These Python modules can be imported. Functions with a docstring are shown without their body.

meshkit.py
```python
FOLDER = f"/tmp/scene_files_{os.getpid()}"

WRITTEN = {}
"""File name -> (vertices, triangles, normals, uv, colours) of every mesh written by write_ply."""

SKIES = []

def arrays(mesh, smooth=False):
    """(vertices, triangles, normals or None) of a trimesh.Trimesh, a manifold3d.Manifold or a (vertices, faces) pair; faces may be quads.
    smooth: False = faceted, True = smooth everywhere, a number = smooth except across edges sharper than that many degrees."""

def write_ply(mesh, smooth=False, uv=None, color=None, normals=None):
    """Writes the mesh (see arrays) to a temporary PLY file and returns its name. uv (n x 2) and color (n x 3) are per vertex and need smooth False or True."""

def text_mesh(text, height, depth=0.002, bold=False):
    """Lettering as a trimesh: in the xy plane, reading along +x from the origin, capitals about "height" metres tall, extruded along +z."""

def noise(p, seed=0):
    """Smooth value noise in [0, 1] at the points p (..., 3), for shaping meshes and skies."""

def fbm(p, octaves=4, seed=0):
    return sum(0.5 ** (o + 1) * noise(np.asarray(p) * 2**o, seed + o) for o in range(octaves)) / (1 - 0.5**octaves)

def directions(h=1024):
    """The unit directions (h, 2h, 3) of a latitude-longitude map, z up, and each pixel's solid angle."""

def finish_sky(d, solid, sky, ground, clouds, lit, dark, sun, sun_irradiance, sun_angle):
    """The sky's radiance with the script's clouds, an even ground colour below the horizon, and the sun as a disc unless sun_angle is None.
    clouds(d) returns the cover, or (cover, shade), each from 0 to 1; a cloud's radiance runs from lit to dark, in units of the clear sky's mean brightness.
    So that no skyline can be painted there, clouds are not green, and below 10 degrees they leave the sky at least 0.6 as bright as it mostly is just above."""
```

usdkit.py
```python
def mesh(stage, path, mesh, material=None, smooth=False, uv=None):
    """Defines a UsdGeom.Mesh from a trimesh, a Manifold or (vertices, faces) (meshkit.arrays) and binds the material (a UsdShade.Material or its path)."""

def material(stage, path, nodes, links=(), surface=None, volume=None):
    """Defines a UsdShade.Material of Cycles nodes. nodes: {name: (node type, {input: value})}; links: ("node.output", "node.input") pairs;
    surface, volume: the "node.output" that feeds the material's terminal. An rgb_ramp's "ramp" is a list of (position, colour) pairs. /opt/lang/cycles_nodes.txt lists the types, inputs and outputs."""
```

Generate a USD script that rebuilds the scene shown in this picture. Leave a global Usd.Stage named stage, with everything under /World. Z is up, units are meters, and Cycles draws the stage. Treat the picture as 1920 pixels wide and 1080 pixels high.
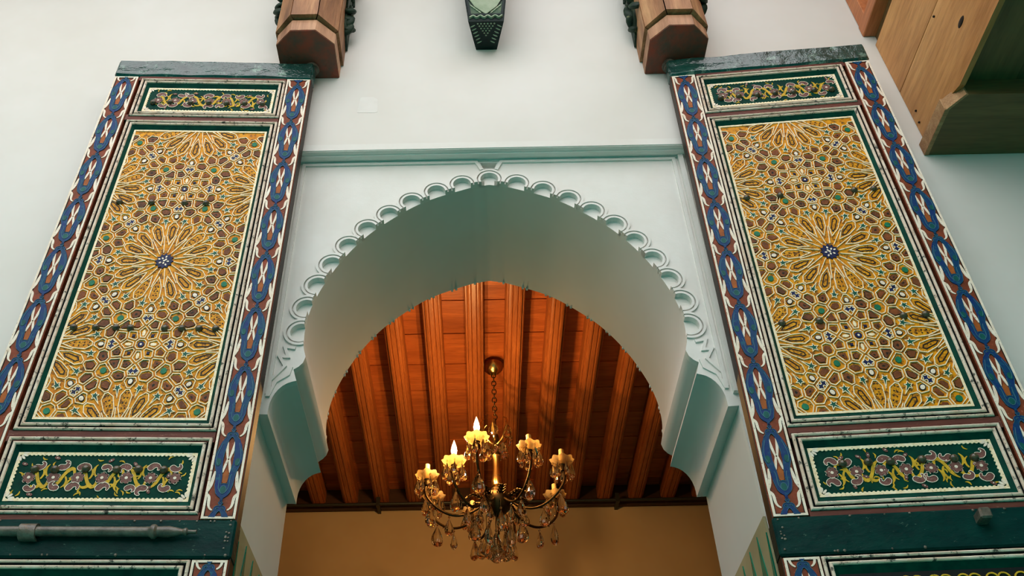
import math, random
import numpy as np
import trimesh, usdkit
import manifold3d as m3
from shapely import affinity
from shapely.geometry import Polygon, LineString, Point, MultiPolygon, box as sbox, MultiPoint
from shapely.ops import unary_union, voronoi_diagram
from scipy.interpolate import CubicSpline
from pxr import Usd, UsdGeom, UsdLux, UsdShade, Gf, Sdf

random.seed(7)
rng = np.random.default_rng(7)
stage = Usd.Stage.CreateInMemory()
UsdGeom.SetStageUpAxis(stage, UsdGeom.Tokens.z)
UsdGeom.SetStageMetersPerUnit(stage, 1.0)
UsdGeom.Xform.Define(stage, '/World')
stage.SetDefaultPrim(stage.GetPrimAtPath('/World'))
UsdGeom.Scope.Define(stage, '/World/Looks')

# ------------------------------------------------------------------ camera
CAM = np.array([-0.0709, -2.5422, 1.6])
R_ = np.array([0.99983139, 0.01417892, -0.01166796])
U_ = np.array([0.01806102, -0.64467909, 0.76423993])
F_ = np.array([-0.00331401, 0.76432181, 0.64482648])
FPX, PPX, PPY = 1736.65, -76.0, 59.7
cam = UsdGeom.Camera.Define(stage, '/World/camera')
mt = Gf.Matrix4d(*R_, 0, *U_, 0, *(-F_), 0, *CAM, 1)
cam.AddTransformOp().Set(mt)
cam.CreateHorizontalApertureAttr(36.0)
cam.CreateVerticalApertureAttr(20.25)
cam.CreateFocalLengthAttr(36.0 * FPX / 1920)
cam.CreateHorizontalApertureOffsetAttr(-PPX / 1920 * 36)
cam.CreateVerticalApertureOffsetAttr(PPY / 1920 * 36)
cam.CreateClippingRangeAttr(Gf.Vec2f(0.05, 100))
cam.CreateExposureAttr(-0.48)

# ------------------------------------------------------------------ sky
sky = UsdLux.DomeLight.Define(stage, '/World/sky')
sky.CreateIntensityAttr(1.25)
sky.CreateColorAttr(Gf.Vec3f(1.0, 0.98, 0.99))

# ------------------------------------------------------------------ helpers
def lin(c):
    c = np.array(c, float) / 255
    return tuple(np.where(c <= .04045, c / 12.92, ((c + .055) / 1.055) ** 2.4))

counts = {}
def numbered(parent, name):
    k = counts.get((parent, name), 0)
    counts[(parent, name)] = k + 1
    return name if k == 0 else f'{name}_{k:03d}'

def tag(prim, label=None, cat=None, group=None, kind=None):
    for k, v in (('label', label), ('category', cat), ('group', group), ('kind', kind)):
        if v:
            prim.SetCustomDataByKey(k, v)
    return prim

def thing(name, label, cat, loc=(0, 0, 0), rotz=0, kind=None, group=None):
    path = '/World/' + numbered('/World', name)
    x = UsdGeom.Xform.Define(stage, path)
    x.AddTranslateOp().Set(Gf.Vec3d(*map(float, loc)))
    if rotz:
        x.AddRotateZOp().Set(float(math.degrees(rotz)))
    return tag(x.GetPrim(), label, cat, group, kind)

def obj(name, mesh, mat, parent=None, smooth=False, label=None, cat=None, kind=None, group=None):
    pp = '/World' if parent is None else str(parent.GetPath())
    path = pp + '/' + numbered(pp, name)
    g = usdkit.mesh(stage, path, mesh, mat, smooth)
    return tag(g.GetPrim(), label, cat, group, kind)

def cat_(ms):
    ms = [m if isinstance(m, trimesh.Trimesh) else tm(m) for m in ms if m is not None]
    return trimesh.util.concatenate(ms)

def tm(m):
    if isinstance(m, trimesh.Trimesh):
        return m
    if hasattr(m, 'to_mesh'):
        q = m.to_mesh()
        return trimesh.Trimesh(np.array(q.vert_properties[:, :3]), np.array(q.tri_verts), process=False)
    return trimesh.Trimesh(m[0], m[1], process=False)

def polys(g):
    if g is None or g.is_empty:
        return []
    if g.geom_type == 'Polygon':
        return [g]
    return [q for q in getattr(g, 'geoms', []) if q.geom_type == 'Polygon' and q.area > 1e-10] + \
           [r for q in getattr(g, 'geoms', []) if q.geom_type in ('MultiPolygon', 'GeometryCollection') for r in polys(q)]

def cs(g):
    loops = []
    for q in polys(g):
        loops.append(np.array(q.exterior.coords)[:-1])
        loops += [np.array(i.coords)[:-1] for i in q.interiors]
    return m3.CrossSection(loops, m3.FillRule.EvenOdd)

def extrude(g, h0, h1):
    """polygon in xy extruded along z"""
    q = cs(g)
    m = m3.Manifold.extrude(q, h1 - h0).translate((0, 0, h0))
    return tm(m)

def ext_y(g, y0, y1):
    """polygon in xz, extruded along y from y0 to y1 (y0 < y1)"""
    t = extrude(g, -y1, -y0)
    v = t.vertices
    t.vertices = np.stack([v[:, 0], -v[:, 2], v[:, 1]], 1)
    return t

def ext_x(g, x0, x1):
    """polygon in yz, extruded along x"""
    t = extrude(g, x0, x1)
    v = t.vertices
    t.vertices = np.stack([v[:, 2], v[:, 0], v[:, 1]], 1)
    return t

def bx(x0, x1, y0, y1, z0, z1, r=0.0):
    if r <= 0:
        t = trimesh.creation.box([x1 - x0, y1 - y0, z1 - z0])
        t.apply_translation([(x0 + x1) / 2, (y0 + y1) / 2, (z0 + z1) / 2])
        return t
    # chamfered box as a hull
    pts = []
    for sx in (0, 1):
        for sy in (0, 1):
            for sz in (0, 1):
                X, Y, Z = (x1 if sx else x0), (y1 if sy else y0), (z1 if sz else z0)
                dx, dy, dz = (-r if sx else r), (-r if sy else r), (-r if sz else r)
                pts += [(X + dx, Y + dy, Z), (X + dx, Y, Z + dz), (X, Y + dy, Z + dz)]
    return tm(m3.Manifold.hull_points(np.array(pts)))

def lathe(profile, n=16, squash=1.0):
    """profile [(r, z)...] bottom to top"""
    t = trimesh.creation.revolve(np.array(profile, float), sections=n)
    return t

def tube(points, radius, n=8, closed=False):
    P = np.array(points, float)
    rad = np.broadcast_to(np.asarray(radius, float), (len(P),))
    T = np.gradient(P, axis=0)
    T /= np.maximum(np.linalg.norm(T, axis=1, keepdims=True), 1e-9)
    up = np.array([0, 0, 1.0]) if abs(T[0, 2]) < .9 else np.array([1.0, 0, 0])
    V, F = [], []
    N = np.cross(T[0], up); N /= np.linalg.norm(N)
    for i in range(len(P)):
        N = N - T[i] * (N @ T[i]); N /= max(np.linalg.norm(N), 1e-9)
        B = np.cross(T[i], N)
        for k in range(n):
            a = 2 * math.pi * k / n
            V.append(P[i] + rad[i] * (math.cos(a) * N + math.sin(a) * B))
    for i in range(len(P) - 1):
        for k in range(n):
            a, b = i * n + k, i * n + (k + 1) % n
            F += [(a, b, b + n), (a, b + n, a + n)]
    V += [P[0], P[-1]]
    c0, c1 = len(V) - 2, len(V) - 1
    for k in range(n):
        F += [(c0, (k + 1) % n, k), (c1, (len(P) - 1) * n + k, (len(P) - 1) * n + (k + 1) % n)]
    return trimesh.Trimesh(np.array(V), np.array(F), process=False)

def spline(pts, n=24):
    P = np.array(pts, float)
    d = np.r_[0, np.cumsum(np.linalg.norm(np.diff(P, axis=0), axis=1))]
    return CubicSpline(d, P)(np.linspace(0, d[-1], n))

def stroke(pts, w, n=14, cap=1):
    """smooth polyline with a (possibly varying) width as a polygon"""
    P = spline(pts, n) if len(pts) > 2 else np.array(pts, float)
    if np.ndim(w) == 0:
        return LineString(P).buffer(w / 2, cap_style=cap, quad_segs=3).simplify(w * .03)
    W = np.interp(np.linspace(0, 1, len(P)), np.linspace(0, 1, len(w)), w)
    seg = []
    for i in range(len(P) - 1):
        seg.append(MultiPoint([]).union(Point(P[i]).buffer(W[i] / 2, quad_segs=3)).union(Point(P[i + 1]).buffer(W[i + 1] / 2, quad_segs=3)).convex_hull)
    return unary_union(seg).simplify(max(w) * .04)

# ------------------------------------------------------------------ materials
LOOKS = '/World/Looks/'
def paint(name, col, col2=None, scale=30., rough=.5, bump=.15, bscale=60., mscale=(1, 1, 1), wear=None, wear_amt=.6, wear_scale=90., spec=.16, detail=5, world=False, bdist=.004):
    """painted / plastered surface: colour varied by noise, with worn chips"""
    col = lin(col)
    col2 = lin(col2) if col2 is not None else tuple(np.array(col) * .8)
    src = ('g.position' if world else 'tc.object')
    n = {'tc': ('texture_coordinate', {}), 'g': ('geometry', {}),
         'mp': ('mapping', {'scale': mscale}),
         'n1': ('noise_texture', {'scale': scale, 'detail': detail, 'roughness': .6}),
         'r1': ('rgb_ramp', {'ramp': [(0.32, col), (0.68, col2)]}),
         'nb': ('noise_texture', {'scale': bscale, 'detail': 4., 'roughness': .6}),
         'b': ('bump', {'strength': bump, 'distance': bdist}),
         'p': ('principled_bsdf', {'roughness': rough, 'specular_ior_level': spec})}
    l = [(src, 'mp.vector'), ('mp.vector', 'n1.vector'), ('n1.fac', 'r1.fac'), ('mp.vector', 'nb.vector'), ('nb.fac', 'b.height'), ('b.normal', 'p.normal')]
    if wear is not None:
        n['nw'] = ('noise_texture', {'scale': wear_scale, 'detail': 6., 'roughness': .75})
        n['rw'] = ('rgb_ramp', {'ramp': [(0, (0, 0, 0)), (1 - wear_amt * .5 - .04, (0, 0, 0)), (1 - wear_amt * .5 + .04, (1, 1, 1)), (1, (1, 1, 1))]})
        n['mx'] = ('mix', {'color2': lin(wear)})
        l += [('mp.vector', 'nw.vector'), ('nw.fac', 'rw.fac'), ('r1.color', 'mx.color1'), ('rw.color', 'mx.fac'), ('mx.color', 'p.base_color')]
    else:
        l += [('r1.color', 'p.base_color')]
    return usdkit.material(stage, LOOKS + name, n, l, surface='p.BSDF')

def wood(name, c1, c2, axis='y', scale=7., rough=.55, bump=.25, c3=None, world=True, spec=.4):
    sc = {'x': (.12, 1, 1), 'y': (1, .12, 1), 'z': (1, 1, .12)}[axis]
    n = {'g': ('geometry', {}), 'tc': ('texture_coordinate', {}), 'oi': ('object_info', {}),
         'mp': ('mapping', {'scale': sc}),
         'off': ('vector_math', {'math_type': 'add'}),
         'cx': ('math', {'math_type': 'multiply', 'value2': 37.0}),
         'cv': ('combine_xyz', {}),
         'n1': ('noise_texture', {'scale': scale, 'detail': 6., 'roughness': .62, 'distortion': .7}),
         'n2': ('noise_texture', {'scale': scale * 9, 'detail': 3., 'roughness': .6}),
         'r1': ('rgb_ramp', {'ramp': [(.25, lin(c1)), (.55, lin(c3 if c3 is not None else (np.array(c1) + np.array(c2)) / 2)), (.78, lin(c2))]}),
         'mx': ('mix', {'mix_type': 'multiply', 'fac': .55}),
         'r2': ('rgb_ramp', {'ramp': [(.3, (.55, .5, .45)), (.6, (1, 1, 1))]}),
         'b': ('bump', {'strength': bump, 'distance': .003}),
         'p': ('principled_bsdf', {'roughness': rough, 'specular_ior_level': spec})}
    l = [('g.position' if world else 'tc.object', 'mp.vector'), ('oi.random', 'cx.value1'), ('cx.value', 'cv.x'), ('cx.value', 'cv.y'), ('mp.vector', 'off.vector1'), ('cv.vector', 'off.vector2'),
         ('off.vector', 'n1.vector'), ('off.vector', 'n2.vector'), ('n1.fac', 'r1.fac'), ('n2.fac', 'r2.fac'),
         ('r1.color', 'mx.color1'), ('r2.color', 'mx.color2'), ('mx.color', 'p.base_color'), ('n2.fac', 'b.height'), ('b.normal', 'p.normal')]
    return usdkit.material(stage, LOOKS + name, n, l, surface='p.BSDF')

M = {}
M['plaster'] = paint('plaster', (221, 217, 211), (212, 207, 198), scale=1.3, rough=.75, bump=.10, bscale=9, world=True, spec=.2, bdist=.006)
M['plaster_in'] = paint('plaster_inner', (186, 164, 128), (176, 152, 114), scale=1.1, rough=.8, bump=.12, bscale=8, world=True, spec=.2)
M['trim'] = paint('plaster_trim', (224, 222, 216), (216, 212, 204), scale=4, rough=.7, bump=.12, bscale=40, world=True, spec=.2)
M['green_rail'] = paint('green_rail', (4, 56, 50), (1, 38, 38), scale=9, spec=.07, rough=.42, bump=.5, bscale=14, wear=(90, 120, 105), wear_amt=.66, wear_scale=34, mscale=(1, 1, 2), bdist=.008)
M['green_top'] = paint('green_top', (14, 70, 60), (3, 44, 40), scale=7, spec=.9, rough=.24, bump=.9, bscale=16, wear=(105, 135, 120), wear_amt=.80, wear_scale=12, bdist=.012)
M['bevel'] = paint('green_bevel', (3, 66, 52), (1, 46, 40), scale=20, spec=.06, rough=.5, bump=.2, wear=(80, 100, 80), wear_amt=.55)
M['panel_green'] = paint('panel_green', (3, 62, 48), (1, 44, 38), scale=24, spec=.05, rough=.5, bump=.2, wear=(50, 90, 60), wear_amt=.6)
M['amber'] = paint('amber', (226, 156, 16), (196, 118, 8), scale=26, rough=.45, bump=.35, bscale=120, wear=(112, 70, 16), wear_amt=.90, wear_scale=60)
M['amber2'] = paint('amber_petal', (230, 160, 18), (190, 116, 10), scale=60, rough=.45, bump=.35, bscale=120, wear=(90, 58, 14), wear_amt=.90, wear_scale=110)
M['cream'] = paint('cream', (252, 236, 206), (236, 212, 166), scale=60, rough=.5, bump=.3, bscale=150, wear=(150, 110, 50), wear_amt=.74, wear_scale=120)
M['white'] = paint('white_paint', (238, 228, 212), (226, 206, 182), scale=40, rough=.5, bump=.3, bscale=120, wear=(140, 96, 70), wear_amt=.74, wear_scale=90)
M['bead'] = paint('bead_paint', (226, 212, 194), (206, 178, 154), scale=22, rough=.45, bump=.4, bscale=90, wear=(70, 70, 62), wear_amt=.83, wear_scale=45)
M['groove'] = paint('groove_paint', (14, 26, 28), (26, 24, 22), scale=30, rough=.5, bump=.2, wear=(96, 60, 48), wear_amt=.62)
M['rail_red'] = paint('rail_red', (112, 62, 50), (84, 46, 40), scale=18, rough=.5, bump=.4, bscale=60, mscale=(.4, 1, 2), wear=(150, 110, 92), wear_amt=.72, wear_scale=50)
M['terra'] = paint('terracotta', (138, 62, 36), (96, 50, 30), scale=26, rough=.5, bump=.3, bscale=80, wear=(196, 128, 100), wear_amt=.72)
M['rust'] = paint('rust_paint', (168, 92, 36), (132, 70, 34), scale=40, rough=.5)
M['blue'] = paint('blue_paint', (6, 42, 106), (6, 66, 96), scale=22, rough=.45, bump=.3, bscale=90, wear=(20, 90, 110), wear_amt=.8, wear_scale=40)
M['teal'] = paint('teal_paint', (12, 92, 84), (8, 70, 70), scale=40, rough=.45)
M['lightblue'] = paint('pale_line', (64, 112, 124), (44, 92, 116), scale=40, rough=.5)
M['brown'] = paint('brown_med', (136, 72, 32), (84, 50, 28), scale=22, rough=.5, bump=.4, bscale=140, wear=(150, 100, 60), wear_amt=.78, wear_scale=150)
M['mauve'] = paint('mauve_med', (126, 84, 76), (92, 60, 54), scale=70, rough=.5, bump=.3, wear=(170, 130, 118), wear_amt=.76, wear_scale=150)
M['star'] = paint('star_green', (8, 92, 72), (4, 66, 58), scale=40, rough=.4)
M['navy'] = paint('navy', (18, 34, 84), (10, 24, 56), scale=40, rough=.4)
M['dot'] = paint('dot_green', (24, 124, 88), (12, 96, 72), scale=50, rough=.4)
M['dark'] = paint('dark_line', (48, 34, 22), (30, 28, 22), scale=50, rough=.5)
M['yellow'] = paint('yellow_vine', (214, 170, 44), (176, 140, 36), scale=60, rough=.5, wear=(90, 110, 40), wear_amt=.74, wear_scale=120)
M['iron'] = paint('iron', (112, 104, 90), (66, 58, 50), scale=30, spec=.5, rough=.3, bump=.4, bscale=80, wear=(120, 90, 62), wear_amt=.74, wear_scale=40)
M['boss'] = paint('boss_iron', (92, 80, 52), (48, 42, 30), scale=60, spec=.6, rough=.22, bump=.2)
M['block'] = wood('block_wood', (110, 66, 40), (224, 182, 144), 'z', 7, .6, .5, (186, 138, 104))
M['block_up'] = wood('block_upper', (94, 58, 34), (206, 160, 112), 'z', 8, .6, .6, (164, 114, 76))
M['blockface'] = paint('block_face', (156, 70, 52), (92, 76, 66), scale=14, rough=.5, bump=.5, bscale=40, wear=(116, 56, 30), wear_amt=.72, wear_scale=18, world=True)
M['carve'] = paint('carve_green', (44, 62, 46), (24, 38, 32), scale=26, rough=.5, bump=.6, bscale=50, wear=(120, 124, 84), wear_amt=.74, wear_scale=30, world=True)
M['corbel'] = paint('corbel_green', (84, 104, 78), (54, 78, 62), scale=18, rough=.5, bump=.5, bscale=60, wear=(150, 150, 110), wear_amt=.74, wear_scale=30, world=True)
M['corbelpale'] = paint('corbel_pale', (160, 170, 146), (128, 146, 118), scale=14, rough=.5, bump=.4, bscale=50, world=True)
M['corbeldark'] = paint('corbel_dark', (20, 38, 34), (12, 28, 28), scale=26, rough=.5, bump=.4, world=True)
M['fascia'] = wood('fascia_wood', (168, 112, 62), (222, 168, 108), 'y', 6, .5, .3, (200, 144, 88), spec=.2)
M['orange'] = wood('orange_wood', (176, 102, 58), (216, 146, 96), 'y', 8, .5, .3, (196, 122, 74))
M['endgrain'] = wood('endgrain_wood', (150, 104, 66), (206, 168, 122), 'x', 20, .7, .4)
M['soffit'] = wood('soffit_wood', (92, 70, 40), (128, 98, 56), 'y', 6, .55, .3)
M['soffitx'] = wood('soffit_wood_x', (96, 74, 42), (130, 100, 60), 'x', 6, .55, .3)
M['beam'] = wood('beam_wood', (142, 76, 34), (190, 112, 56), 'y', 10, .42, .35)
M['board'] = wood('board_wood', (150, 74, 32), (216, 124, 60), 'x', 9, .42, .35)
M['darkwood'] = wood('cornice_wood', (52, 34, 22), (78, 50, 30), 'x', 9, .5, .3)
M['edge'] = paint('door_edge', (58, 42, 30), (38, 28, 22), scale=12, mscale=(1, 1, .2))
M['bronze'] = usdkit.material(stage, LOOKS + 'bronze', {'p': ('principled_bsdf', {'base_color': lin((74, 58, 34)), 'metallic': .85, 'roughness': .38})}, [], surface='p.BSDF')
M['brass'] = usdkit.material(stage, LOOKS + 'brass', {'p': ('principled_bsdf', {'base_color': lin((190, 156, 96)), 'metallic': 1., 'roughness': .25})}, [], surface='p.BSDF')
M['rodm'] = usdkit.material(stage, LOOKS + 'rod_metal', {'p': ('principled_bsdf', {'base_color': lin((60, 62, 56)), 'metallic': .6, 'roughness': .4})}, [], surface='p.BSDF')
M['crystal'] = usdkit.material(stage, LOOKS + 'crystal', {'p': ('principled_bsdf', {'base_color': lin((246, 238, 220)), 'transmission_weight': 1.0, 'roughness': .0, 'ior': 1.52})}, [], surface='p.BSDF')
M['dish'] = usdkit.material(stage, LOOKS + 'glass_dish', {'p': ('principled_bsdf', {'base_color': lin((240, 222, 180)), 'roughness': .12, 'ior': 1.5, 'transmission_weight': .75}), 't': ('translucent_bsdf', {'color': lin((250, 226, 170))}), 'm': ('mix_closure', {'fac': .26})}, [('p.BSDF', 'm.closure1'), ('t.BSDF', 'm.closure2')], surface='m.closure')
M['sleeve'] = usdkit.material(stage, LOOKS + 'candle_sleeve', {'p': ('principled_bsdf', {'base_color': lin((236, 206, 140)), 'roughness': .5})}, [], surface='p.BSDF')
M['bulb_off'] = usdkit.material(stage, LOOKS + 'bulb_unlit', {'p': ('principled_bsdf', {'base_color': lin((236, 220, 190)), 'roughness': .2, 'transmission_weight': .3})}, [], surface='p.BSDF')
BULB = 1300.0
M['bulb_on'] = usdkit.material(stage, LOOKS + 'bulb_lit', {'e': ('emission', {'color': (1.0, .54, .19), 'strength': BULB})}, [], surface='e.emission')
M['tile_beige'] = paint('tile_beige', (176, 168, 132), (160, 152, 118), scale=6, rough=.25, bump=.1, bscale=14, world=True)
M['tile_green'] = paint('tile_green', (12, 128, 96), (8, 100, 80), scale=10, rough=.18, bump=.1, bscale=16, world=True)
M['floor_green'] = usdkit.material(stage, LOOKS + 'floor_tile', {'g': ('geometry', {}), 'bt': ('brick_texture', {'scale': 6.0, 'color1': lin((22, 174, 164)), 'color2': lin((38, 186, 176)), 'mortar': lin((90, 168, 158)), 'mortar_size': .015, 'offset': 0.0, 'brick_width': .5, 'row_height': .5}), 'p': ('principled_bsdf', {'roughness': .3})}, [('g.position', 'bt.vector'), ('bt.color', 'p.base_color')], surface='p.BSDF')
M['floor_in'] = usdkit.material(stage, LOOKS + 'floor_inner', {'g': ('geometry', {}), 'bt': ('brick_texture', {'scale': 4.0, 'color1': lin((60, 38, 28)), 'color2': lin((72, 46, 32)), 'mortar': lin((60, 52, 44)), 'mortar_size': .015, 'offset': 0.0, 'brick_width': .5, 'row_height': .5}), 'p': ('principled_bsdf', {'roughness': .45})}, [('g.position', 'bt.vector'), ('bt.color', 'p.base_color')], surface='p.BSDF')

# ------------------------------------------------------------------ the setting
T = 0.604                      # depth of the arch reveal
YW = -0.065                    # face of the wall above and beside the arch panel
SW = (2.5422 + YW) / 2.5422
def w2(x, y, z):
    """a point read off the plane y = 0, moved along its sight line to the wall face"""
    return CAM + SW * (np.array([x, y, z]) - CAM)

arch_pts = [(0, 4.487), (.06, 4.476), (.111, 4.458), (.243, 4.402), (.346, 4.333), (.43, 4.259), (.497, 4.187), (.57, 4.078), (.628, 3.958), (.667, 3.84), (.681, 3.735), (.678, 3.665)]
cv = CubicSpline(np.arange(len(arch_pts)), np.array(arch_pts))
curve = cv(np.linspace(0, len(arch_pts) - 1, 56))
tail = [(.672, 3.625), (.662, 3.59), (.668, 3.565), (.681, 3.548), (.698, 3.535), (.6905, 3.51), (.683, 3.487)]
cav = [(.764 - .081 * (1 - math.cos(a)), 3.372 + .113 * math.sin(a)) for a in np.linspace(math.pi / 2, 0, 9)]
right = [tuple(c) for c in curve] + tail + cav[1:] + [(.764, 3.35), (.80, 3.352)]
opening = Polygon([(-x, z) for x, z in right[1:]][::-1] + right + [(.80, -.1), (-.80, -.1)]).buffer(0)

WX0, WX1, WZ = -4.2, 2.95, 7.6
wall = thing('wall_front', 'white plaster front wall around and above the horseshoe arch', 'wall', kind='structure')
core = sbox(WX0, -.02, WX1, WZ).difference(opening)
obj('wall_core', ext_y(core, .024, T), M['plaster'], wall, smooth=24)
face = sbox(WX0, -.02, WX1, WZ).difference(sbox(-.83, -.1, .83, 4.66))
obj('wall_face', ext_y(face, YW, .024), M['plaster'], wall)

def wall_pt(px, py):
    d = F_ + R_ * (px - 960 - PPX) / FPX - U_ * (py - 540 - PPY) / FPX
    t = (YW - CAM[1]) / d[1]
    return CAM + d * t
pa = wall_pt(690, 196)
patch = Polygon([(pa[0] - .036, pa[2] - .05), (pa[0] + .036, pa[2] - .05), (pa[0] + .034, pa[2] + .03), (pa[0] + .015, pa[2] + .045), (pa[0] - .028, pa[2] + .043)]).buffer(.008)
M['patch'] = paint('plaster_patch', (224, 221, 215), (217, 213, 206), scale=8, rough=.7, world=True)
obj('plaster_patch', ext_y(patch, YW - .0008, YW + .001), M['patch'], wall)

# arch panel with scalloped lobes
trim = thing('trim_1', 'white carved plaster arch surround with a row of scalloped lobes', 'arch trim', kind='structure')
half = curve
seg = np.r_[0, np.cumsum(np.linalg.norm(np.diff(half, axis=0), axis=1))]
Ltot = seg[-1] - .035
lobes = []
for k in range(-10, 11):
    s = abs(k) * Ltot / 10
    i = min(np.searchsorted(seg, s), len(seg) - 1)
    i = max(i, 1)
    t_ = (s - seg[i - 1]) / (seg[i] - seg[i - 1])
    P = half[i - 1] * (1 - t_) + half[i] * t_
    d = half[i] - half[i - 1]; d /= np.linalg.norm(d)
    nrm = np.array([-d[1], d[0]])
    if k == 0:
        nrm, P = np.array([0, 1.0]), half[0]
    if k < 0:
        P, nrm = P * [-1, 1], nrm * [-1, 1]
    lobes.append((P, nrm))
pitch = Ltot / 10
def half_disc(P, n, r, off=0.0):
    c = P + n * off
    return Point(c).buffer(r, quad_segs=12).difference(opening)
R4 = pitch * .535
LO = .010
cut = unary_union([half_disc(P, n, R4, LO) for P, n in lobes] + [opening.buffer(.016).intersection(sbox(-.8, 3.64, .8, 5))])
keyst = Polygon([(-.035, 4.602), (.035, 4.602), (.017, 4.548), (-.017, 4.548)])
panel = sbox(-.83, 0, .83, 4.625).difference(opening).difference(cut).difference(keyst)
obj('arch_panel', ext_y(panel, 0.0, .024), M['trim'], trim, smooth=24)
for i, (P, n) in enumerate(lobes):
    r3, r2, r1 = pitch * .455, pitch * .405, pitch * .325
    D = [half_disc(P, n, r, LO) for r in (R4, r3, r2, r1)]
    nb = unary_union([half_disc(Q, m, R4, LO) for j, (Q, m) in enumerate(lobes) if j < i and abs(j - i) == 1]) if i else None
    def c_(g): return g.difference(nb) if nb is not None else g
    ms = [ext_y(c_(D[0].difference(D[1])), -.007, .024), ext_y(c_(D[1].difference(D[2])), .006, .024), ext_y(c_(D[2].difference(D[3])), -.006, .024), ext_y(c_(D[3]), .019, .024)]
    tdir = np.array([n[1], -n[0]])
    for sg in (-1,):
        q = P + tdir * sg * pitch / 2
        nub = Point(q + n * .006).buffer(.007, quad_segs=3).difference(opening)
        if not nub.is_empty and nub.area > 1e-6:
            ms.append(ext_y(nub, .004, .024))
    obj('lobe', cat_(ms), M['trim'], trim)
# beads framing the panel
def band(pts, w, y0, y1, cap=2):
    return ext_y(LineString(pts).buffer(w / 2, cap_style=cap, join_style=2), y0, y1)
obj('frame_bead', band([(-.772, 3.42), (-.772, 4.603), (-.052, 4.603), (-.030, 4.553)], .014, -.008, .03), M['trim'], trim)
obj('frame_bead', band([(.772, 3.42), (.772, 4.603), (.052, 4.603), (.030, 4.553)], .014, -.008, .03), M['trim'], trim)
obj('frame_fillet', cat_([band([(-.80, 3.40), (-.80, 4.63)], .020, -.020, .03), band([(.80, 3.40), (.80, 4.63)], .020, -.020, .03)]), M['trim'], trim)
# stepped head moulding in the soffit above the panel
prof = Polygon([(-.0655, 4.66), (-.0655, 4.6225), (-.0625, 4.6225), (-.0615, 4.619), (-.042, 4.619), (-.040, 4.613), (-.020, 4.613), (-.018, 4.618), (-.006, 4.618), (-.004, 4.612), (.02, 4.612), (.02, 4.66)])
obj('head_moulding', ext_x(prof, -.829, .829), M['trim'], trim)
for s in (-1, 1):
    zig = [(.700, 3.625), (.738, 3.632), (.722, 3.588), (.752, 3.590), (.728, 3.548), (.775, 3.482), (.776, 3.43)]
    inner = [(.705, 3.545), (.712, 3.512), (.752, 3.482), (.771, 3.42)]
    obj('strap_carving', cat_([band([(s * x, z) for x, z in zig], .011, -.007, .02), band([(s * x, z) for x, z in inner], .010, -.006, .02)]), M['trim'], trim)
# trim on the far edge of the arch, seen as small bumps on its silhouette
bumps = []
for P, n in lobes:
    tdir = np.array([n[1], -n[0]])
    for sg in (-1, 1):
        q = P + tdir * sg * (pitch * .5 - .010) + n * .0015
        b = trimesh.creation.box([.010, .010, .010]); b.apply_translation([q[0], T + .004, q[1]]); bumps.append(b)
bt = obj('far_trim', cat_(bumps), M['trim'], trim, kind='stuff')

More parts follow.
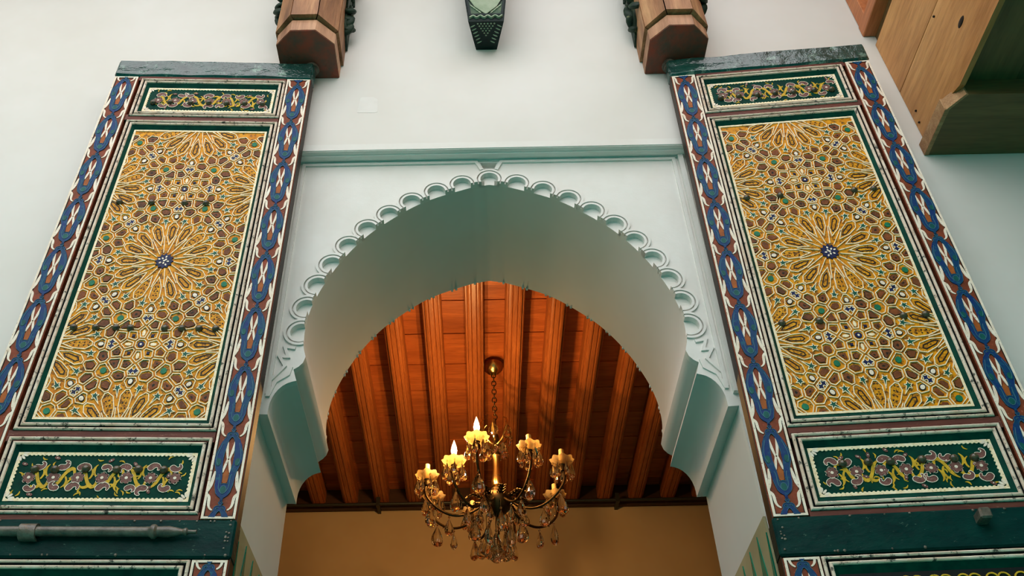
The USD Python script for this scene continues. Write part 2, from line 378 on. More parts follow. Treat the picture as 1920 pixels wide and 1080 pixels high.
# tiled dado on the reveals
for s, nm in ((-1, 'left'), (1, 'right')):
    d = thing('baseboard_' + nm, f'beige and green pointed tile dado inside the arch, {nm} reveal', 'tiled dado', kind='structure')
    x0, x1 = sorted((s * .801, s * .792))
    obj('tile_ground', bx(x0, x1, -.0, T, .0, 2.945), M['tile_beige'], d)
    for k in range(7):
        y = .0 + k * .102 - .005
        h = 2.925
        pts = [(0, 0), (-.009, -.06), (-.016, -.10), (-.032, -.20), (-.030, -.24), (-.050, -.40), (-.050, -.62), (.050, -.62), (.050, -.40), (.030, -.24), (.032, -.2), (.016, -.1), (.009, -.06)]
        g = Polygon([(y + a, h + b) for a, b in pts]).intersection(sbox(0, 0, T, 3))
        if not g.is_empty:
            xa, xb = sorted((s * .793, s * .789))
            obj('tile_point', ext_x(g, xa, xb), M['tile_green'], d)

# inner room
CZ, BZ, YB = 5.13, 5.0, 3.62
RX0, RX1 = -2.6, 2.6
obj('wall_back', bx(RX0 - .1, RX1 + .1, YB, YB + .15, 0, CZ + .2), M['plaster_in'], label='warm ochre back wall of the inner room, behind the chandelier', cat='wall', kind='structure')
obj('wall_left', bx(RX0 - .15, RX0, T, YB, 0, CZ + .2), M['plaster_in'], label='ochre side wall of the inner room, left of the arch', cat='wall', kind='structure')
obj('wall_right', bx(RX1, RX1 + .15, T, YB, 0, CZ + .2), M['plaster_in'], label='ochre side wall of the inner room, right of the arch', cat='wall', kind='structure')
obj('floor', cat_([bx(RX0 - .1, RX1 + .1, T - .3, YB + .1, -.1, 0)]), M['floor_in'], label='terracotta tile floor of the inner room behind the arch', cat='floor', kind='structure')
ceil = thing('ceiling', 'dark orange timber ceiling of moulded beams and cross boards in the inner room', 'ceiling', kind='structure')
obj('ceiling_slab', bx(RX0 - .1, RX1 + .1, T, YB + .1, CZ + .03, CZ + .12), M['darkwood'], ceil)
y = T
k = 0
while y < YB:
    w = .145 + .02 * math.sin(k * 2.3)
    obj('ceiling_board', bx(RX0, RX1, y + .002, min(y + w, YB) - .002, CZ + (.004 if k % 2 else 0), CZ + .03), M['board'], ceil)
    y += w; k += 1
bprof = [(-.054, .14), (-.054, .030), (-.048, .020), (-.040, .020), (-.036, .004), (-.026, 0), (-.018, 0), (-.015, .006), (-.011, 0), (.011, 0), (.015, .006), (.018, 0), (.026, 0), (.036, .004), (.040, .020), (.048, .020), (.054, .030), (.054, .14)]
for k in range(-11, 12):
    xc = -.077 + k * .2365 + (.0 if k % 2 else .004)
    if RX0 + .06 < xc < RX1 - .06:
        g = Polygon([(xc + a, BZ + b) for a, b in bprof])
        obj('ceiling_beam', ext_y(g, T + .001, YB - .001), M['beam'], ceil)
obj('trim_2', bx(RX0 + .001, RX1 - .001, YB - .045, YB - .001, BZ - .045, BZ - .002, .006), M['darkwood'], label='dark wooden cornice board between the ceiling beams and the back wall', cat='cornice', kind='structure')
obj('trim_3', bx(RX0 + .001, RX1 - .001, YB - .02, YB - .001, BZ - .004, CZ - .001), M['darkwood'], label='dark frieze board filling the gaps between the beam ends above the cornice', cat='frieze', kind='structure')
rod = thing('curtain_rod', 'thin dark metal rod with brackets running below the ceiling along the back wall', 'curtain rod', (0, YB - .13, BZ - .055))
rt = trimesh.creation.cylinder(.011, 4.9, sections=12); rt.apply_transform(trimesh.transformations.rotation_matrix(math.pi / 2, [0, 1, 0]))
obj('rod', rt, M['rodm'], rod, smooth=40)
for xb in (-.80, .95):
    obj('bracket', cat_([bx(xb - .012, xb + .012, -.012, .129, -.012, .012), bx(xb - .014, xb + .014, -.014, .014, -.02, .05)]), M['rodm'], rod)

# the court outside the arch (behind and beside the camera): walls and floor that the light comes off
obj('floor', bx(WX0 - .1, WX1 + .1, -6.4, T - .3, -.1, 0), M['floor_green'], label='green tiled floor of the open courtyard', cat='floor', kind='structure')
H_ = 6.9
obj('wall_left', bx(WX0 - .15, WX0, -6.4, .0, 0, H_), M['plaster'], label='white plaster wall on the left side of the courtyard', cat='wall', kind='structure')
obj('wall_right', bx(WX1, WX1 + .15, -6.4, .0, 0, H_), M['plaster'], label='white plaster wall under the timber gallery', cat='wall', kind='structure')
obj('wall_rear', bx(WX0 - .15, WX1 + .15, -6.55, -6.4, 0, 4.4), M['plaster'], label='white plaster wall at the rear of the courtyard', cat='wall', kind='structure')
obj('baseboard_left', bx(WX0, WX0 + .012, -6.4, .0, 0, 3.9), M['floor_green'], label='green tile dado along the left wall of the courtyard', cat='tiled dado', kind='structure')
obj('baseboard_right', bx(WX1 - .012, WX1, -6.4, .0, 0, 3.9), M['floor_green'], label='green tile dado along the right wall of the courtyard', cat='tiled dado', kind='structure')
obj('baseboard_rear', bx(WX0, WX1, -6.4, -6.388, 0, 3.9), M['floor_green'], label='green tile dado along the rear wall of the courtyard', cat='tiled dado', kind='structure')

# timber eave that the corbels carry, above the picture
eave = thing('timber_eave', 'timber eave projecting over the door wall on its corbels', 'eave', (0, 0, 0))
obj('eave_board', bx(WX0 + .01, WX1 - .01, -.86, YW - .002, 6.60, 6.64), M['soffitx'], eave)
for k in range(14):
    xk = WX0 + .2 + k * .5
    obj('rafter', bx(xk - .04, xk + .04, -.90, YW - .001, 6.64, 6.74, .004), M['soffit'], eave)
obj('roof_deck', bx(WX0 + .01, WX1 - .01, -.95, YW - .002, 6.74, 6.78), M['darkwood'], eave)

# ------------------------------------------------------------------ painted doors
SD = .962     # the leaves stand nearer than the fitted plane: scaled along the sight lines
class Leaf:
    def __init__(s, side):
        s.side = side
        p = dict(h=-.79, y=-.0639, a=.0415, r=.0015, dz=0., sc=1.) if side < 0 else dict(h=.81, y=-.0561, a=.0862, r=-.0131, dz=-.0189, sc=.99)
        s.p = p
        O = CAM + SD * (np.array([p['h'], p['y'], 1.6]) - CAM)
        s.O = O
        lab = 'painted wooden door leaf left of the arch, with a long iron bolt across its green band' if side < 0 else 'painted wooden door leaf right of the arch, with a single iron stud on its green band'
        s.prim = thing('door_1' if side < 0 else 'door_2', lab, 'door', (O[0], O[1], 0), (p['a'] if side < 0 else -p['a']), kind='structure')
    def map(s, t):
        """mesh in (u, v, d): u from the hinge, v above eye level, d towards the viewer"""
        t = tm(t).copy()
        u, v, d = t.vertices.T
        p = s.p
        dv = v - 2
        u, v = (u - dv * p['r']) * p['sc'], v + u * p['r'] + p['dz']
        t.vertices = np.stack([s.side * SD * u, -SD * d, 1.6 + SD * v], 1)
        if s.side < 0:
            t.faces = t.faces[:, ::-1]
        return t
    def add(s, name, mesh, mat, parent=None, smooth=False, **k):
        return obj(name, s.map(mesh), mat, parent or s.prim, smooth, **k)

def ring(r0, prof):
    """mitred frame: r0 = (u0, v0, u1, v1); prof [(offset_u, offset_v, depth)...] from outside in"""
    V, F = [], []
    for ou, ov, d in prof:
        u0, v0, u1, v1 = r0[0] - ou, r0[1] - ov, r0[2] + ou, r0[3] + ov
        V += [(u0, v0, d), (u1, v0, d), (u1, v1, d), (u0, v1, d)]
    for i in range(len(prof) - 1):
        for k in range(4):
            a, b = i * 4 + k, i * 4 + (k + 1) % 4
            F += [(a, b, b + 4), (a, b + 4, a + 4)]
    t = trimesh.Trimesh(np.array(V, float), np.array(F), process=False)
    return trimesh.Trimesh(t.vertices[t.faces].reshape(-1, 3), np.arange(len(t.faces) * 3).reshape(-1, 3), process=False)

def half_round(o0, o1, d, h, n=5, dv=0):
    """profile points of a raised bead between offsets o0 (outer) and o1 (inner)"""
    out = []
    for a in np.linspace(0, math.pi, n):
        o = (o0 + o1) / 2 + (o0 - o1) / 2 * math.cos(a)
        out.append((o, o, d + h * math.sin(a)))
    return out

def ub(u0, v0, u1, v1, d0, d1, r=0):
    return bx(u0, u1, v0, v1, d0, d1, r)

# --- gold panel ornament, worked out once in panel coordinates (isotropic: v is stretched by KY)
KY = 1.17
GW, GH = .279, .735 / KY          # half sizes
CELL = .479
def gold_pattern():
    win = sbox(-GW + .010, -GH + .010, GW - .010, GH - .010)
    cen = []
    for i in range(-3, 4):
        for j in range(-3, 4):
            x, y = (i - j) * .3385, (i + j) * .3385
            cen.append((x, y))
    els = []    # (kind, x, y, angle)
    tips = []
    def add(kind, x, y, a):
        for e in els:
            if math.hypot(e[1] - x, e[2] - y) < .013:
                return
        els.append((kind, x, y, a))
    near = [c for c in cen if abs(c[0]) < GW + .30 and abs(c[1]) < GH + .30]
    for cx, cy in near:
        for k in range(16):
            a = 2 * math.pi * k / 16
            h = a + math.pi / 16
            tips.append((cx + .150 * math.cos(a), cy + .150 * math.sin(a)))
            add('star', cx + .183 * math.cos(h), cy + .183 * math.sin(h), h)
            add('white' if k % 2 == 0 else 'brown', cx + .203 * math.cos(a), cy + .203 * math.sin(a), a)
    for cx, cy in near:
        for k in range(8):
            a = math.pi / 4 * k
            add('bow', cx + .2393 * math.cos(a), cy + .2393 * math.sin(a), a)
            for e in (-1, 1):
                add('brown', cx + .226 * math.cos(a + e * .19), cy + .226 * math.sin(a + e * .19), a)
            b = a + math.pi / 8
            add('dot', cx + .262 * math.cos(b), cy + .262 * math.sin(b), b)
    for i in range(-3, 4):
        for j in range(-3, 4):
            x, y = (i - j) * .3385 + .3385, (i + j) * .3385
            add('eye', x, y, 0)
            for k in range(4):
                a = math.pi / 2 * k
                add('loz', x + .043 * math.cos(a), y + .043 * math.sin(a), a)
                add('small', x + .046 * math.cos(a + .785), y + .046 * math.sin(a + .785), a + .785)
            for k in range(8):
                a = math.pi / 8 + k * math.pi / 4
                add('brown', x + .079 * math.cos(a), y + .079 * math.sin(a), a)
                add('brown', x + .098 * math.cos(math.pi / 4 * k), y + .098 * math.sin(math.pi / 4 * k), a)
    els = [e for e in els if abs(e[1]) < GW + .05 and abs(e[2]) < GH + .05]
    tips = [t for t in tips if abs(t[0]) < GW + .1 and abs(t[1]) < GH + .1]
    return near, els, tips, win

def star_poly(x, y, a, r, rin, n, tail=0.0):
    pts = []
    for k in range(2 * n):
        rr = r if k % 2 == 0 else rin
        if tail and k == 0:
            rr = r + tail
        b = a + math.pi * k / n
        pts.append((x + rr * math.cos(b), y + rr * math.sin(b)))
    return Polygon(pts)

near, els, tips, win = gold_pattern()
seeds = [(e[1], e[2]) for e in els]
pts = MultiPoint(seeds + tips)
vor = voronoi_diagram(pts, envelope=sbox(-.5, -1, .5, 1))
from shapely.strtree import STRtree
cells = list(vor.geoms)
tree = STRtree(cells)
def ell(x, y, a, rx, ry, q=3):
    return affinity.translate(affinity.rotate(affinity.scale(Point(0, 0).buffer(1, quad_segs=q), rx, ry), math.degrees(a), origin=(0, 0)), x, y)
petal_zone = unary_union([Point(c).buffer(.1755, quad_segs=12) for c in near])
gold = {'brown_medallion': [], 'green_star': [], 'white_oval': [], 'blue_bow': [], 'green_dot': [], 'petal': [], 'blue_eye': [], 'lines': [], 'dark': [], 'lozenge': []}
lines, darks = [], []
LW = .0030
for kind, x, y, a in els:
    if not win.buffer(.012).contains(Point(x, y)):
        continue
    cell = None
    for i in tree.query(Point(x, y)):
        if cells[i].contains(Point(x, y)):
            cell = cells[i]; break
    if cell is None:
        continue
    cell = cell.difference(petal_zone).buffer(-.0032, join_style=2)
    cell = max(polys(cell), key=lambda g: g.area, default=None)
    if cell is None or cell.area < 2e-5:
        continue
    if kind in ('brown', 'white', 'dot', 'loz', 'small', 'eye', 'bow'):
        inner = cell.buffer(-LW * .9, join_style=2)
        lines.append(cell.difference(inner))
    jit = random.uniform(.85, 1.1)
    if kind == 'brown':
        g = cell.buffer(-.0092).buffer(.0016, quad_segs=2).simplify(.0006)
        g = affinity.rotate(affinity.scale(g, jit, random.uniform(.8, 1.05)), random.uniform(-15, 15))
        if random.random() < .5:
            darks.append(g.buffer(.0016).difference(g.buffer(.0002)))
        if random.random() < .35:
            darks.append(affinity.scale(g, .35, .35))
        gold['brown_medallion'].append(g)
    elif kind == 'star':
        g = star_poly(x, y, a + math.pi, .0125 * jit, .0056, 5, tail=.014)
        lines.append(g.buffer(.0022, join_style=2).difference(g))
        gold['green_star'].append(g)
    elif kind == 'white':
        g = ell(x, y, a, .0092, .0072)
        lines_d = ell(x, y, a, .0122, .0100).difference(g)
        darks.append(lines_d)
        gold['white_oval'].append(g)
    elif kind == 'bow':
        g = unary_union([star_poly(x + e * .0075 * math.cos(a + math.pi / 2), y + e * .0075 * math.sin(a + math.pi / 2), a + e * 1.57, .0115, .0058, 4) for e in (-1, 1)])
        lines.append(g.buffer(.0020).difference(g))
        gold['blue_bow'].append(g)
    elif kind == 'dot':
        gold['green_dot'].append(ell(x, y, a, .0118, .0108, 2))
    elif kind == 'eye':
        gold['blue_eye'].append(ell(x, y, a, .0115, .0105).difference(ell(x, y, a, .004, .004)))
        gold['white_oval'].append(ell(x, y, a, .004, .004))
    elif kind == 'loz':
        g = ell(x, y, a, .012, .0055, 2)
        gold['lozenge'].append(g); darks.append(ell(x, y, a, .006, .0022, 1))
    elif kind == 'small':
        gold['blue_bow'].append(star_poly(x, y, a, .0075, .004, 4))
for cx, cy in near:
    for k in range(16):
        a = 2 * math.pi * k / 16
        def loc(pp):
            return Polygon([(cx + r * math.cos(a) - t * math.sin(a), cy + r * math.sin(a) + t * math.cos(a)) for r, t in pp])
        outer = loc([(.068, 0), (.112, .0175), (.155, .0205), (.176, 0.0065), (.176, -.0065), (.155, -.0205), (.112, -.0175)])
        inner = outer.buffer(-LW, join_style=2)
        lines.append(outer.difference(inner))
        # straps from the centre
        for e in (1,):
            lines.append(stroke([(cx + .036 * math.cos(a + e * .10), cy + .036 * math.sin(a + e * .10)), (cx + .115 * math.cos(a + e * .185), cy + .115 * math.sin(a + e * .185))], LW, cap=2))
        if random.random() < .85:
            cr = loc([(.092, 0), (.108, .0085), (.150, .0095), (.160, 0), (.150, -.0095), (.108, -.0085)])
            darks.append(cr.difference(cr.buffer(-.0036, join_style=2)))
            gold['petal'].append(inner)
        else:
            gold['petal'].append(inner)
            for q in np.linspace(.09, .16, 5):
                darks.append(loc([(q, .006), (q + .006, .008), (q + .005, .002)])); darks.append(loc([(q, -.006), (q + .006, -.008), (q + .005, -.002)]))
    g = star_poly(cx, cy, 0, .034, .026, 12)
    gold['blue_eye'].append(g)
    for k in range(9):
        a = k * 2.4; r = .0072 * math.sqrt(k)
        gold['lines'].append(ell(cx + r * math.cos(a), cy + r * math.sin(a), a, .0050, .0034, 2))
lines = unary_union(lines)
darks = unary_union(darks)

def to_panel(g, cu, cvv):
    return affinity.translate(affinity.scale(g, 1, KY, origin=(0, 0)), cu, cvv)

# --- stile scroll motif: x in half widths, y downwards in periods
SP, SH = .262, .051
def motif():
    def P(pts): return [(x * SH, -y * SP) for x, y in pts]
    blue, white, rustg, tealg, pale = [], [], [], [], []
    for e in (-1, 1):
        def Q(pts): return P([(e * x, y) for x, y in pts])
        arm = Q([(.08, .10), (.22, .125), (.38, .19), (.52, .31), (.56, .42), (.50, .53), (.40, .61), (.36, .70), (.36, .78), (.24, .88), (0, .925)])
        blue.append(stroke(arm, [.012, .017, .022, .026, .027, .024, .019, .018, .018, .017, .016], 22))
        blue.append(stroke(Q([(.06, .11), (.10, .06), (.24, .07), (.28, .11), (.20, .135)]), .0075, 10))
        blue.append(stroke(Q([(.50, .54), (.62, .52), (.66, .47), (.56, .455), (.48, .48)]), .0075, 10))
        pale.append(stroke(Q([(.50, .21), (.66, .33), (.70, .44), (.60, .50)]), .0022, 10))
        pale.append(stroke(Q([(.36, .64), (.30, .72), (.30, .80), (.16, .87)]), .0022, 10))
        white.append(stroke(Q([(.23, .155), (.21, .25), (.14, .34), (.06, .42)]), [.005, .0090, .0085, .006], 10))
        white.append(stroke(Q([(.05, .43), (.13, .51), (.21, .60)]), [.006, .0085, .0055], 8))
        white.append(stroke(Q([(.66, .60), (.70, .70), (.78, .80), (.92, .87)]), [.005, .010, .010, .006], 10))
        white.append(stroke(Q([(.90, .89), (.74, .93), (.70, 1.0), (.62, 1.07), (.46, 1.10)]), [.006, .009, .009, .007, .005], 10))
        tealg.append(ell(e * .56 * SH, -.47 * SP, 0, .008, .014, 3))
    blue.append(ell(0, -.845 * SP, 0, .020, .0235, 4))
    blue.append(stroke(P([(0, .93), (0, 1.0)]), .008))
    blue.append(Polygon(P([(0, -.035), (.15, .015), (0, .06), (-.15, .015)])))
    tealg.append(ell(0, -.842 * SP, 0, .0085, .0125, 3))
    pale.append(ell(0, -.842 * SP, 0, .0105, .0145, 4).difference(ell(0, -.842 * SP, 0, .0085, .0125, 4)))
    rustg.append(Polygon(P([(0, .56), (.20, .64), (.14, .74), (0, .765), (-.14, .74), (-.20, .64)])))
    hole = ell(0, -.428 * SP, 0, .0026, .0034, 2)
    B = unary_union(blue)
    pale.append(B.difference(B.buffer(-.0013)).intersection(unary_union([sbox(-.06, -(k + .62) * SP / 4, .06, -k * SP / 4) for k in range(-1, 5)])))
    W = unary_union(white).difference(hole)
    return B, W, unary_union(rustg), unary_union(tealg), unary_union(pale)
MB, MW, MR, MT, MP = motif()

def stile(L, u0, u1, v0, v1, first):
    """painted board between u0 and u1; first = v of a bulb's centre"""
    st = L.add('stile', ub(u0, v0, u1, v1, -.058, 0, .003), M['terra'])
    uc = (u0 + u1) / 2
    w = (u1 - u0) / 2
    k = w / .053
    clip = sbox(u0 + .004, v0 + .008, u1 - .004, v1 - .008)
    n0 = math.floor((v0 - first) / SP) - 1
    n1 = math.ceil((v1 - first) / SP) + 1
    for n in range(n0, n1 + 1):
        vo = first + n * SP + .845 * SP
        def tr(g):
            return affinity.translate(affinity.scale(g, k, 1, origin=(0, 0)), uc, vo).intersection(clip)
        B, W, R, Tt, Pp = map(tr, (MB, MW, MR, MT, MP))
        if W.is_empty or W.area < 2e-5:
            continue
        W = W.difference(B)
        for nm, g, h, mt_ in (('white_leaf', W, .0022, 'white'), ('blue_scroll', B, .0030, 'blue'), ('rust_drop', R.difference(B), .0016, 'rust'), ('teal_bulb', Tt, .0040, 'teal'), ('pale_line', Pp, .0042, 'lightblue')):
            if not g.is_empty and g.area > 1e-5:
                L.add(nm, extrude(g, -.001, h), M[mt_], st)
    edge = sbox(u0, v0, u1, v1)
    i1 = edge.buffer(-.003, join_style=2); i2 = edge.buffer(-.0105, join_style=2); i3 = edge.buffer(-.0130, join_style=2)
    L.add('white_border', extrude(i1.difference(i2), -.001, .0025), M['white'], st)
    L.add('dark_border', extrude(i2.difference(i3), -.001, .0018), M['dark'], st)
    return st

def flower(x, y, r, n=6, rot=0):
    return unary_union([ell(x + .62 * r * math.cos(rot + 2 * math.pi * k / n), y + .62 * r * math.sin(rot + 2 * math.pi * k / n), rot + 2 * math.pi * k / n, r * .42, r * .34, 2) for k in range(n)])

def paisley(x, y, s, a, flip=1):
    g = stroke([(0, 0), (.006, .003), (.012, .002), (.016, -.004), (.013, -.009)], [.0115, .011, .008, .0055, .0025], 10)
    g = affinity.scale(g, s, s * flip, origin=(0, 0))
    return affinity.translate(affinity.rotate(g, math.degrees(a), origin=(0, 0)), x, y)

def floral_panel(L, name, u0, v0, u1, v1, d, seed, rows):
    rnd = random.Random(seed)
    pn = L.add(name, ub(u0 - .012, v0 - .012, u1 + .012, v1 + .012, d - .02, d), M['panel_green'])
    r = sbox(u0, v0, u1, v1)
    b = r.difference(r.buffer(-.0125, join_style=2))
    sc = unary_union([Point(x, y).buffer(.0042, quad_segs=2) for x, y in
                      [(x, v) for x in np.arange(u0 + .012, u1 - .008, .013) for v in (v0 + .0135, v1 - .0135)] + [(u, y) for y in np.arange(v0 + .012, v1 - .008, .013) for u in (u0 + .0135, u1 - .0135)]])
    L.add('cream_border', extrude(b.difference(sc), d - .001, d + .003), M['cream'], pn)
    W, Hh = u1 - u0, v1 - v0
    vm = (v0 + v1) / 2 - .004
    n = 7
    us = [u0 + W * (k + .75) / (n + .5) for k in range(n)]
    yl, mv, wl = [], [], []
    for k, u in enumerate(us):
        mv.append(flower(u, vm, .0195, 7, rnd.random())); wl.append(ell(u, vm, 0, .0052, .0052, 2))
        mv_r = flower(u, vm, .019, 7, 0)
        wl.append(flower(u, vm, .0215, 7, 0).difference(flower(u, vm, .0200, 7, 0).buffer(.0004)).intersection(flower(u, vm, .026, 5, rnd.random())))
        sg = 1 if k % 2 else -1
        if k < n - 1:
            u2 = us[k + 1]
            yl.append(stroke([(u + .013, vm - .008 * sg), ((u + u2) / 2 - .012, vm - .032 * sg), ((u + u2) / 2 + .006, vm - .012 * sg), (u2 - .016, vm + .022 * sg), (u2, vm + .036 * sg)], [.006, .013, .010, .012, .004], 14))
            yl.append(stroke([((u + u2) / 2 - .004, vm - .024 * sg), ((u + u2) / 2 + .014, vm - .034 * sg), ((u + u2) / 2 + .024, vm - .028 * sg)], [.011, .010, .004], 8))
            yl.append(stroke([(u + .02, vm + .006 * sg), (u + .030, vm + .030 * sg), (u + .022, vm + .046 * sg)], [.005, .010, .003], 8))
            yl.append(stroke([((u + u2) / 2, vm - .002 * sg), ((u + u2) / 2 - .004, vm + .022 * sg), ((u + u2) / 2 + .006, vm + .034 * sg)], [.006, .007, .003], 8))
        for sgn in (-1, 1):
            pu, pv = u + rnd.uniform(-.02, .02), vm + sgn * (.036 if Hh > .15 else .034)
            pz = paisley(pu, pv, rnd.uniform(1.3, 1.7), rnd.uniform(-.5, .5) + (3.14 if rnd.random() < .5 else 0), rnd.choice((-1, 1)))
            mv.append(pz); wl.append(pz.buffer(.0022).difference(pz.buffer(.0004)))
    for cu, cv_, ax in ((u0, v0, .785), (u1, v0, 2.356), (u1, v1, -2.356), (u0, v1, -.785)):
        for k in range(-2, 3):
            a = ax + k * .42
            wl.append(ell(cu + .022 * math.cos(a) + .004 * math.cos(ax), cv_ + .022 * math.sin(a) + .004 * math.sin(ax), a, .0095, .0038, 2))
    ins = r.buffer(-.013)
    for k in range(46):
        fu, fv = rnd.uniform(u0 + .02, u1 - .02), rnd.uniform(v0 + .018, v1 - .018)
        a = rnd.uniform(0, 6.28)
        c, s_ = math.cos(a), math.sin(a)
        yl.append(stroke([(fu, fv), (fu + .010 * c, fv + .010 * s_), (fu + .016 * c - .006 * s_, fv + .016 * s_ + .006 * c)], [.0025, .0055, .002], 7))
    for k in range(14):
        fu, fv = rnd.uniform(u0 + .02, u1 - .02), rnd.uniform(v0 + .018, v1 - .018)
        mv.append(ell(fu, fv, rnd.uniform(0, 3), .010, .0055, 2)); wl.append(ell(fu, fv, 0, .0022, .0022, 1))
    Yl = unary_union(yl).intersection(ins)
    Mv = unary_union(mv).intersection(ins)
    Wl = unary_union(wl).intersection(r)
    for g in polys(Mv.difference(Wl)):
        if g.area > 3e-5:
            L.add('mauve_flower', extrude(g, d - .001, d + .0025), M['mauve'], pn)
    for g in polys(Yl.difference(Mv).difference(Wl)):
        if g.area > 3e-5:
            L.add('yellow_vine', extrude(g, d - .001, d + .0020), M['yellow'], pn)
    L.add('white_petals', extrude(Wl, d - .001, d + .0034), M['white'], pn)
    for fu, dv in rows:
        dome(L, u0 + fu * W, vm + dv, d, pn)
    return pn

dome_t = lathe([(.0, -.001), (.0120, -.001), (.0120, .002), (.0105, .0065), (.0065, .0098), (0.0, .0108)], 12)
def dome(L, u, v, d, parent, k=1.0):
    t = dome_t.copy(); t.vertices = t.vertices * [1.15 * k, 1.15 * k, 1.5 * k] + [u, v, d]
    L.add('nail_boss', t, M['boss'], parent, smooth=50)

def panel_frame(L, op, d, ou=.014, ov=.022, nb=2):
    """mouldings round an opening op = (u0, v0, u1, v1), bevel going down to the panel at depth d"""
    m = L.add('panel_moulding', ring(op, half_round(.0285, .0175, .0, .0070)), M['bead'], smooth=40)
    L.add('dark_groove', ring(op, [(.0300, .0300, .001), (.0285, .0285, -.001)] + [(.0175, .0175, .0005), (.0140, .0140, -.0045), (.0115, .0115, .0005)]), M['groove'], m)
    L.add('inner_bead', ring(op, half_round(.0115, .0, .0, .0065)), M['bead'], m, smooth=40)
    L.add('green_bevel', ring(op, [(0, 0, .0), (-ou, -ov, d - .0005)]), M['bevel'], m)
    return m

def build_leaf(side):
    L = Leaf(side)
    Wd = .8725
    DP = -.014
    # carcass behind everything (one plain board pack)
    L.add('back_board', ub(.02, -1.5, Wd - .02, 3.52, -.058, -.036), M['rail_red'])
    # panels' true edges
    gold_r = (.1505, 1.690, .7085, 3.162)
    top_r = (.150, 3.289, .708, 3.457)
    low_r = (.156, 1.395, .711, 1.567)
    def opening_of(r): return (r[0] - .012, r[1] - .0205, r[2] + .012, r[3] + .0205)
    g = L.add('gold_panel', ub(gold_r[0] - .013, gold_r[1] - .02, gold_r[2] + .013, gold_r[3] + .02, DP - .02, DP), M['amber'])
    cu, cvv = (gold_r[0] + gold_r[2]) / 2, (gold_r[1] + gold_r[3]) / 2 - .028
    wclip = sbox(gold_r[0] + .0085, gold_r[1] + .009, gold_r[2] - .0085, gold_r[3] - .009)
    border = sbox(*gold_r).difference(wclip)
    L.add('cream_border', extrude(border, DP - .001, DP + .0035), M['cream'], g)
    hl = {'brown_medallion': ('brown', .0028), 'green_star': ('star', .0036), 'white_oval': ('white', .0034), 'blue_bow': ('navy', .0034), 'green_dot': ('dot', .0030), 'petal': ('amber2', .0020), 'blue_eye': ('navy', .0034), 'lozenge': ('cream', .0032)}
    total = 0
    for nm, (mt_, h) in hl.items():
        for q in gold[nm]:
            q = to_panel(q, cu, cvv).intersection(wclip)
            for qq in polys(q):
                if qq.area > 2e-5:
                    L.add(nm, extrude(qq.simplify(.0004), DP - .001, DP + h), M[mt_], g); total += 1
    ln = to_panel(lines, cu, cvv).intersection(wclip).simplify(.0003)
    L.add('white_strapwork', extrude(ln, DP - .001, DP + .0042), M['cream'], g, kind='stuff')
    dk = to_panel(darks, cu, cvv).intersection(wclip).simplify(.0003)
    L.add('dark_outline', extrude(dk, DP - .001, DP + .0030), M['dark'], g, kind='stuff')
    sp = to_panel(unary_union(gold['lines']), cu, cvv).intersection(wclip)
    L.add('white_fleck', extrude(sp, DP - .001, DP + .0044), M['white'], g, kind='stuff')
    vr = [2.073, 2.712]
    for v in vr:
        for u in ((.186, .315, .60, .674) if side > 0 else ((.185, .243, .303, .362, .48, .53, .60, .676) if v < 2.3 else (.33, .413, .542, .667))):
            dome(L, u, v, DP, g)
    panel_frame(L, opening_of(gold_r), DP)
    rows_l = [(.17, .028), (.31, .030), (.43, .028), (.60, .030), (.77, .028), (.88, .028)]
    rows_t = [(.08, -.018), (.22, -.016), (.36, -.018), (.50, -.016), (.64, -.018), (.80, -.016), (.93, -.020)]
    floral_panel(L, 'upper_panel', top_r[0], top_r[1], top_r[2], top_r[3], DP, 3 if side < 0 else 5, rows_t)
    panel_frame(L, opening_of(top_r), DP)
    floral_panel(L, 'lower_panel', low_r[0], low_r[1], low_r[2], low_r[3], DP, 11 if side < 0 else 13, rows_l)
    panel_frame(L, opening_of(low_r), DP)
    # stiles
    stile(L, .0, .108, 1.329, 3.522, 1.690)
    stile(L, .764, Wd, 1.329, 3.522, 1.690 if side > 0 else 1.72)
    stile(L, .0, .108, .15, 1.203, 1.203 - SP * .86)
    stile(L, .764, Wd, .15, 1.203, 1.203 - SP * .86)
    # flat red rails
    for v0, v1 in ((3.228, 3.240), (1.612, 1.630), (1.329, 1.342), (3.508, 3.522)):
        L.add('rail', ub(.110, v0 - .012, .762, v1 + .012, -.05, -.0005, .001), M['rail_red'])
    L.add('hinge_edge', ub(-.0025, .15, .0015, 3.522, -.0585, -.004), M['edge'])
    # green sheeted top rail and middle band
    gt = ub(-.006, 3.524, Wd + .004, 3.640, -.062, .008, .010)
    gt = gt.subdivide().subdivide().subdivide()
    gv = gt.vertices
    import meshkit
    gv[:, 2] += np.where(gv[:, 2] > .004, (meshkit.fbm(gv * [26, 22, 18] + side * 5, 3) - .5) * .022, 0)
    gt.vertices = gv
    L.add('top_rail', gt, M['green_top'], smooth=35)
    bn = L.add('middle_band', ub(-.005, 1.205, Wd + .004, 1.328, -.061, .006, .006), M['green_rail'])
    for k in range(26):
        t = dome_t.copy(); q = random.uniform(.25, .4)
        t.vertices = t.vertices * q + [random.choice((.012, .02, Wd - .015)) if k % 2 else random.uniform(.03, Wd - .03), random.uniform(1.212, 1.322) if k % 2 else random.choice((1.213, 1.321)), .0055]
        L.add('small_nail', t, M['iron'], bn)
    # lower half of the leaf
    lo = (.150, -1.30, .708, 1.150)
    lp = L.add('bottom_panel', ub(lo[0] - .013, lo[1] - .02, lo[2] + .013, lo[3] + .03, DP - .02, DP), M['groove'])
    L.add('upper_moulding', ub(.110, 1.187, .762, 1.2, -.03, .003, .002), M['groove'])
    panel_frame(L, (.138, -1.32, .720, 1.172), DP)
    scr = []
